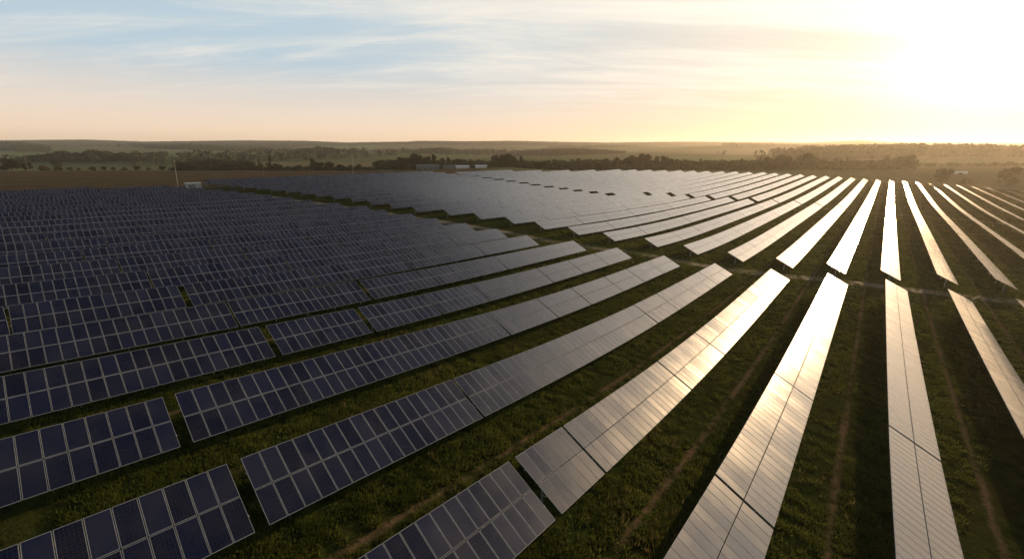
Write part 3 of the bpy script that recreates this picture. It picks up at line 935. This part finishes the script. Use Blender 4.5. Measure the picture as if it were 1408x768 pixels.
def tree(px, r, height, label, group=None, proto=None, cat='tree', wide=1.0, name='tree', sink=0.0):
    x, y = polar(px, r)
    p = TREES[random.randrange(len(TREES)) if proto is None else proto]
    root = bpy.data.objects.new(name, None); COL.objects.link(root)
    root.location = (x, y, gz1(x, y) - sink)
    s = height / p[2]
    root.rotation_euler = (0, 0, random.uniform(0, 6.28))
    for nm, me_ in (('crown', p[0]), ('trunk', p[1])):
        c = bpy.data.objects.new(nm, me_); COL.objects.link(c); c.parent = root
        c.scale = (s * wide, s * wide, s)
    tag(root, label, cat, group)
    return root


# the dark line of trees behind the field; counted from the white sheds
px = 682.0; i = 0
G_LINE = 'trees in the dark line behind the solar field'
while px < 1258:
    r = 560 + 25 * math.sin(px / 60)
    h = 15.5 + 3.5 * math.sin(px / 33.0) + random.uniform(-2.5, 2.5)
    if 722 < px < 738: h = 11
    if px > 1000: h *= 1.05
    n = i
    word = ORD[n] if n < len(ORD) else None
    if px < 880:
        lab = f"dark tree, {ORD[i]} right of the white sheds in the treeline"
    elif px < 1065:
        if i and not lab_state: i = 0
        lab_state = True
        lab = f"hazy dark tree, {ORD[i]} from the middle of the treeline towards the sun"
    else:
        if lab_state != 2: i = 0
        lab_state = 2
        lab = f"golden hazed tree, {ORD[i]} along the right end of the treeline"
    if px < 880: lab_state = False
    tree(px, r, h, lab, G_LINE)
    i += 1
    px += random.uniform(9, 14.5) if px < 1065 else random.uniform(10, 16)
# taller clump left of the sheds
G_CL = 'trees in the clump left of the white sheds'
px = 655.0; i = 0
while px > 515:
    t_ = math.exp(-((px - 580) / 42) ** 2)
    tree(px, 540 + 30 * random.random(), 12 + 8 * t_ + random.uniform(-1.5, 2), f"dark green tree, {ORD[i]} leftwards behind the sheds in the clump", G_CL)
    px -= random.uniform(7, 11.5); i += 1
# hedge trees behind the ploughed field
G_H = 'hedgerow trees along the ploughed field'
px = 505.0; i = 0
while px > 228:
    h = 8.5 + 2.5 * math.sin(px / 17) + random.uniform(-1.5, 2)
    tree(px, 525 + 10 * math.sin(px / 40), h, f"low hedgerow tree, {ORD[i]} left of the tall clump along the brown field", G_H, random.choice([0, 1, 3, 5, 4]), wide=1.25)
    px -= random.uniform(11, 17); i += 1
px = 218.0; i = 0
while px > 40:
    tree(px, 530, random.uniform(3.5, 6), f"small bushy tree, {ORD[i]} left of the tall pole along the brown field", G_H, random.choice([0, 1, 3]), wide=1.5)
    px -= random.uniform(13, 22); i += 1
for px, r, h, lab, pr, wd in [(8, 480, 15, 'broad dark bush at the left edge beyond the ploughed field', 1, 1.3), (26, 490, 11, 'rounded bush right of the broad dark bush at the left edge', 0, 1.3),
                              (50, 500, 7, 'low yellowish bush near the lattice pole at the left', 4, 1.4), (71, 700, 15, 'lone rounded tree in front of the dark left wood', 1, 0.9),
                              (368, 560, 18, 'thin tall bare-topped tree standing above the left hedgerow', 2, 0.45), (353, 560, 14, 'thin shorter tree beside the tall bare-topped tree', 2, 0.45),
                              (427, 550, 16, 'rounded tree on a tall stem above the left hedgerow', 0, 0.6), (678, 600, 20, 'tall loose tree rising just right of the sheds', 5, 0.8),
                              (1310, 434, 16.5, 'large round tree at the end of the thin arrays', 0, 1.05), (1396, 426, 19.5, 'large round tree at the right edge of the field', 1, 1.0),
                              (1345, 432, 6.5, 'low spreading bush between the two large round trees', 3, 1.9), (1262, 640, 12, 'hazy golden tree rising from the right hedge', 0, 0.9),
                              (1222, 600, 20, 'tall hazy tree above the right end of the treeline', 5, 0.7)]:
    tree(px, r, h, lab, None, pr, wide=wd)
i = 0
for px in np.arange(1262, 1420, 9.5):
    tree(px, 640 + 15 * math.sin(px), random.uniform(5, 8), f"low golden hedge tree, {ORD[i]} rightwards beyond the bare field", 'hedge trees beyond the bare right field', random.choice([0, 1, 3, 5]), wide=1.5)
    i += 1


def scatter_woods(name, X, Y, hmin, hmax, label, mat, size=1.0, cat='woodland', hm=1.0):
    n = len(X); Z = gz(X, Y)
    NB = 22
    h = rng.uniform(hmin, hmax, n) * hm; wd = h * rng.uniform(.35, .6, n)
    d = rng.standard_normal((n, NB, 3)); d /= np.linalg.norm(d, axis=2)[..., None]
    c = np.empty((n, NB, 3))
    c[..., 0] = X[:, None] + d[..., 0] * wd[:, None]; c[..., 1] = Y[:, None] + d[..., 1] * wd[:, None]
    c[..., 2] = Z[:, None] + h[:, None] * (.52 + .48 * d[..., 2])
    a = rng.standard_normal((n, NB, 3)); a /= np.linalg.norm(a, axis=2)[..., None]
    b = np.cross(a, d + .01); b /= np.linalg.norm(b, axis=2)[..., None]
    s = (h * .2)[:, None, None] * rng.uniform(.6, 1.3, (n, NB, 1)) * size
    V = np.stack([c - a * s - b * s, c + a * s - b * s * .7, c + b * s], 2)
    o = link(name, make_mesh(name, V.reshape(-1, 3), np.arange(n * NB * 3).reshape(-1, 3), [mat]))
    tag(o, label, cat, kind='stuff')


def sample(n, pxr, rr_):
    px = rng.uniform(*pxr, n); r = np.sqrt(rng.uniform(rr_[0] ** 2, rr_[1] ** 2, n))
    return r * (px - 704) / 604, r


X, Y = sample(60000, (-60, 1470), (720, 5200))
k_ = rng.random(len(X)) < woods_density(X, Y)
scatter_woods('distant_woods', X[k_], Y[k_], 9, 17, 'distant woods and hedges covering the far hills under the skyline', M_WOODS)
X, Y = sample(1500, (14, 205), (900, 1020))
ft = (704 + 604 * X / Y - 14) / 191
prof = np.sin(math.pi * np.clip(ft, 0.02, .98)) ** 0.7 * (0.8 + 0.2 * np.sin(ft * 23) + 0.12 * np.sin(ft * 57))
k_ = rng.random(len(X)) < np.clip(prof * 1.2 - (Y - 900) / 500 * np.sin(ft * 9 + 1) ** 2, 0, 1)
scatter_woods('dark_wood', X[k_], Y[k_], 13, 21, 'long dark wood on the left slope beyond the ploughed field', M_LEAF, hm=0.35 + 0.65 * prof[k_])
X, Y = sample(700, (238, 345), (690, 760))
ft = (704 + 604 * X / Y - 238) / 107
scatter_woods('hedge_wood', X, Y, 7, 13, 'dark strip of wood behind the tall pole on the left', M_LEAF, hm=0.35 + 0.5 * np.sin(math.pi * np.clip(ft, .02, .98)) ** .6 + 0.25 * np.sin(ft * 19) * np.sin(ft * 47))
X, Y = sample(2200, (1040, 1440), (900, 1400))
k_ = rng.random(len(X)) < np.clip(1.15 - (704 + 604 * X / Y - 1060) / 420, .15, 1) * np.clip((704 + 604 * X / Y - 1040) / 90 - (Y - 900) / 900, 0.03, 1)
scatter_woods('golden_wood', X[k_], Y[k_], 10, 26, 'hazy golden wood on the rise behind the right treeline', M_LEAF)
for a, b_, f0, f1, n_, lab in [(555, 655, 1650, 2150, 900, 'wooded rise behind the white sheds below the skyline'), (690, 860, 1450, 1850, 1300, 'long wooded rise right of the sheds below the skyline'),
                               (-40, 70, 1700, 2300, 900, 'far wood at the left edge below the skyline'), (200, 340, 2100, 2800, 1300, 'far wood on the slope above the tall pole'),
                               (395, 480, 1500, 2000, 700, 'far wood on the slope above the pale pole')]:
    X, Y = sample(n_, (a, b_), (f0, f1))
    ft = (704 + 604 * X / Y - a) / (b_ - a)
    scatter_woods('hillside_wood', X, Y, 10, 17, lab, M_WOODS, hm=0.4 + 0.8 * np.sin(math.pi * np.clip(ft, .02, .98)))
# undergrowth along the tree lines
X, Y = sample(1900, (515, 1262), (550, 600))
scatter_woods('undergrowth', X, Y, 4, 11, 'dark undergrowth filling the foot of the treeline behind the arrays', M_LEAF)
X, Y = sample(420, (228, 515), (520, 540))
scatter_woods('hedge_undergrowth', X, Y, 2.5, 5, 'low scrub along the foot of the left hedgerow', M_LEAF)

# ------------------------------------------------------------------ sheds, poles, cabin
M_WHITE = plain('weathered_white_cladding', (0.44, 0.44, 0.43), 0.6, 0, 0.12, 0.6)
M_GREYCL = plain('grey_cladding', (0.11, 0.12, 0.115), 0.7, 0, 0.15, 0.6)
M_DARK = plain('dark_opening', (0.03, 0.03, 0.03), 0.8, 0, 0.1, 1)
M_WOODP = plain('weathered_timber', (0.17, 0.13, 0.09), 0.9, 0, 0.3, 3)
M_PALEP = plain('pale_painted_pole', (0.30, 0.285, 0.25), 0.6, 0, 0.1, 2)
M_ROOF = plain('pale_metal_roof', (0.55, 0.55, 0.54), 0.45, 0.2, 0.1, 0.8)


def shed(px, r, L, D, H, label, wall, rz_off=0.0, openings=3, name='shed'):
    x, y = polar(px, r)
    root = bpy.data.objects.new(name, None); COL.objects.link(root)
    root.location = (x, y, gz1(x, y) - 0.3)
    root.rotation_euler = (0, 0, -math.atan((px - 704) / 604) + rz_off)
    tag(root, label, 'shed', 'sheds behind the solar field')
    m = MB(); m.box((0, 0, H / 2), (L, D, H))
    link('wall', m.mesh('wall', [wall]), root)
    m = MB()
    e = 0.35; rh = 0.14 * D
    P = []
    for sx in (-L / 2 - e, L / 2 + e):
        P += [(sx, -D / 2 - e, H + 0.003), (sx, 0, H + rh), (sx, D / 2 + e, H + 0.003), (sx, D / 2 + e, H + 0.16), (sx, 0, H + rh + 0.16), (sx, -D / 2 - e, H + 0.16)]
    m.add(P, [(5, 4, 1, 0), (4, 3, 2, 1), (6, 7, 10, 11), (7, 8, 9, 10), (0, 1, 7, 6), (1, 2, 8, 7), (2, 3, 9, 8), (3, 4, 10, 9), (4, 5, 11, 10), (5, 0, 6, 11)])
    link('roof', m.mesh('roof', [wall if wall is not M_WHITE else M_ROOF]), root)
    for q in range(openings):
        m = MB(); m.box((0, 0, 0), (L / openings * 0.36, 0.08, H * 0.5))
        link('door', m.mesh('door', [M_DARK]), root, ((q - (openings - 1) / 2) * L / openings, -D / 2 - 0.035, H * 0.27))
    return root


shed(587, 490, 25, 8, 6.0, 'long grey shed in front of the dark tree clump', M_GREYCL, openings=4)
shed(616, 500, 12, 8, 5.5, 'smaller grey shed between the long grey shed and the white sheds', M_GREYCL, openings=2)
shed(635, 485, 15, 8, 5.2, 'white shed with pale walls beside the far solar arrays', M_WHITE, openings=2)
shed(661, 495, 13, 8, 5.6, 'white shed rightmost of the row behind the far arrays', M_WHITE, openings=1)
shed(1331, 470, 10, 6, 2.0, 'low white-roofed shed between the two large round trees', M_WHITE, openings=1)


M_ROOF2 = plain('dull_pale_paint', (0.30, 0.30, 0.29), 0.6, 0.0, 0.12, 0.8)


def cabin(px, r):
    x, y = polar(px, r)
    root = bpy.data.objects.new('equipment_cabin', None); COL.objects.link(root)
    root.location = (x, y, gz1(x, y)); root.rotation_euler = (0, 0, R(38))
    tag(root, 'small pale equipment cabin at the left corner of the field', 'cabin')
    m = MB(); m.box((0, 0, 1.25), (5.6, 2.6, 2.7)); link('body', m.mesh('body', [M_ROOF2]), root)
    m = MB(); m.box((0, 0, 2.662), (5.9, 2.9, 0.12)); link('roof', m.mesh('roof', [M_ROOF]), root)
    m = MB(); m.box((-1.2, -1.33, 1.0), (1.0, 0.06, 1.9)); m.box((0, -1.33, 1.0), (1.0, 0.06, 1.9)); link('door', m.mesh('door', [M_GREYCL]), root)


cabin(255, 186)


def pole(px, r, h, label, mat, arms=1, rad=0.14, name='utility_pole'):
    x, y = polar(px, r)
    root = bpy.data.objects.new(name, None); COL.objects.link(root)
    root.location = (x, y, gz1(x, y)); root.rotation_euler = (0, R(5) if px < 300 else R(2.5) if px < 500 else 0, 0)
    tag(root, label, 'pole', 'poles around the solar field')
    m = MB(); m.bar((0, 0, -0.5), (0, 0, h), rad, rad * .65, 8); link('shaft', m.mesh('shaft', [mat]), root)
    for q in range(arms):
        z = h - 0.6 - q * 1.1
        m = MB(); m.box((0, -rad - 0.05, z), (2.2, 0.1, 0.12)); a = link('crossarm', m.mesh('crossarm', [mat]), root)
        m = MB()
        for sx in (-0.95, 0, 0.95): m.bar((sx, -rad - 0.05, z + 0.06), (sx, -rad - 0.05, z + 0.28), 0.05, 0.04)
        link('insulator', m.mesh('insulator', [M_WHITE]), a)
    return root


pole(232.5, 182, 12.5, 'tall pale pole beside the small cabin at the left corner', M_PALEP, 0, 0.11)
pole(482, 281, 14.5, 'pale pole standing at the top edge of the blue arrays', M_PALEP, 0, 0.12)
pole(357, 300, 10.0, 'thin timber pole in the ploughed field left of the pale pole', M_WOODP, 1)
pole(420, 300, 9.5, 'short timber pole in the ploughed field, nearest the pale pole', M_WOODP, 1, 0.12)
pole(560, 420, 16.0, 'timber pole before the clump of trees left of the grey shed', M_WOODP, 1)
pole(612, 470, 11.0, 'timber pole between the two grey sheds', M_WOODP, 1)
pole(29, 430, 19.0, 'dark tapering pole above the bushes at the left edge', M_WOODP, 2, 0.24)
pole(1380, 1150, 42.0, 'tall thin hazy mast on the far golden hillside', M_STEEL, 0, 0.55, 'mast')


def slab_stack(px, r, L, label):
    x, y = polar(px, r)
    root = bpy.data.objects.new('material_stack', None); COL.objects.link(root)
    root.location = (x, y, gz1(x, y)); root.rotation_euler = (0, 0, R(35))
    tag(root, label, 'stack', 'pale stacks beyond the left corner of the field')
    m = MB()
    for sx in (-L * .4, 0, L * .4): m.box((sx, 0, 0.08), (0.14, 1.3, 0.16))
    link('pallet', m.mesh('pallet', [M_WOODP]), root)
    m = MB()
    for q in range(4): m.box((random.uniform(-.05, .05), random.uniform(-.04, .04), 0.165 + 0.22 * q + 0.105), (L, 1.2, 0.205))
    link('slab', m.mesh('slab', [M_WHITE]), root)


slab_stack(117, 141, 5.0, 'pale stack lying leftmost at the far edge of the dark arrays')
slab_stack(189, 148, 7.0, 'long pale stack midway along the far edge of the dark arrays')
slab_stack(209, 150, 4.0, 'short pale stack nearest the tall pale pole')

# ------------------------------------------------------------------ haze
zlo = float(V[:, 2].min()) if False else float(min(GZw.min(), -60)) - 1.0
zhi = 175.0
m_h = bpy.data.materials.new('haze_air'); m_h.use_nodes = True
t = NT(m_h.node_tree)
pv = t.n('ShaderNodeVolumePrincipled')
pv.inputs['Color'].default_value = (0.93, 0.87, 0.77, 1)
pv.inputs['Density'].default_value = HAZE_DENSITY
pv.inputs['Anisotropy'].default_value = HAZE_G
o_ = t.n('ShaderNodeOutputMaterial'); t.l(pv.outputs[0], o_.inputs['Volume'])
mb = MB(); mb.box((0, 0, (zlo + zhi) / 2), (15400, 15400, zhi - zlo))
hz = link('haze', mb.mesh('haze', [m_h])); tag(hz, 'thin golden evening haze over the whole valley', 'haze', kind='stuff')
print('tables', len(tables), 'in view', len(in_view), 'objects', len(bpy.data.objects), 'zlo', zlo, 'min area of individuals', in_view[min(N_IND, len(in_view)) - 1]['area'], 'ground max', GZw.max())
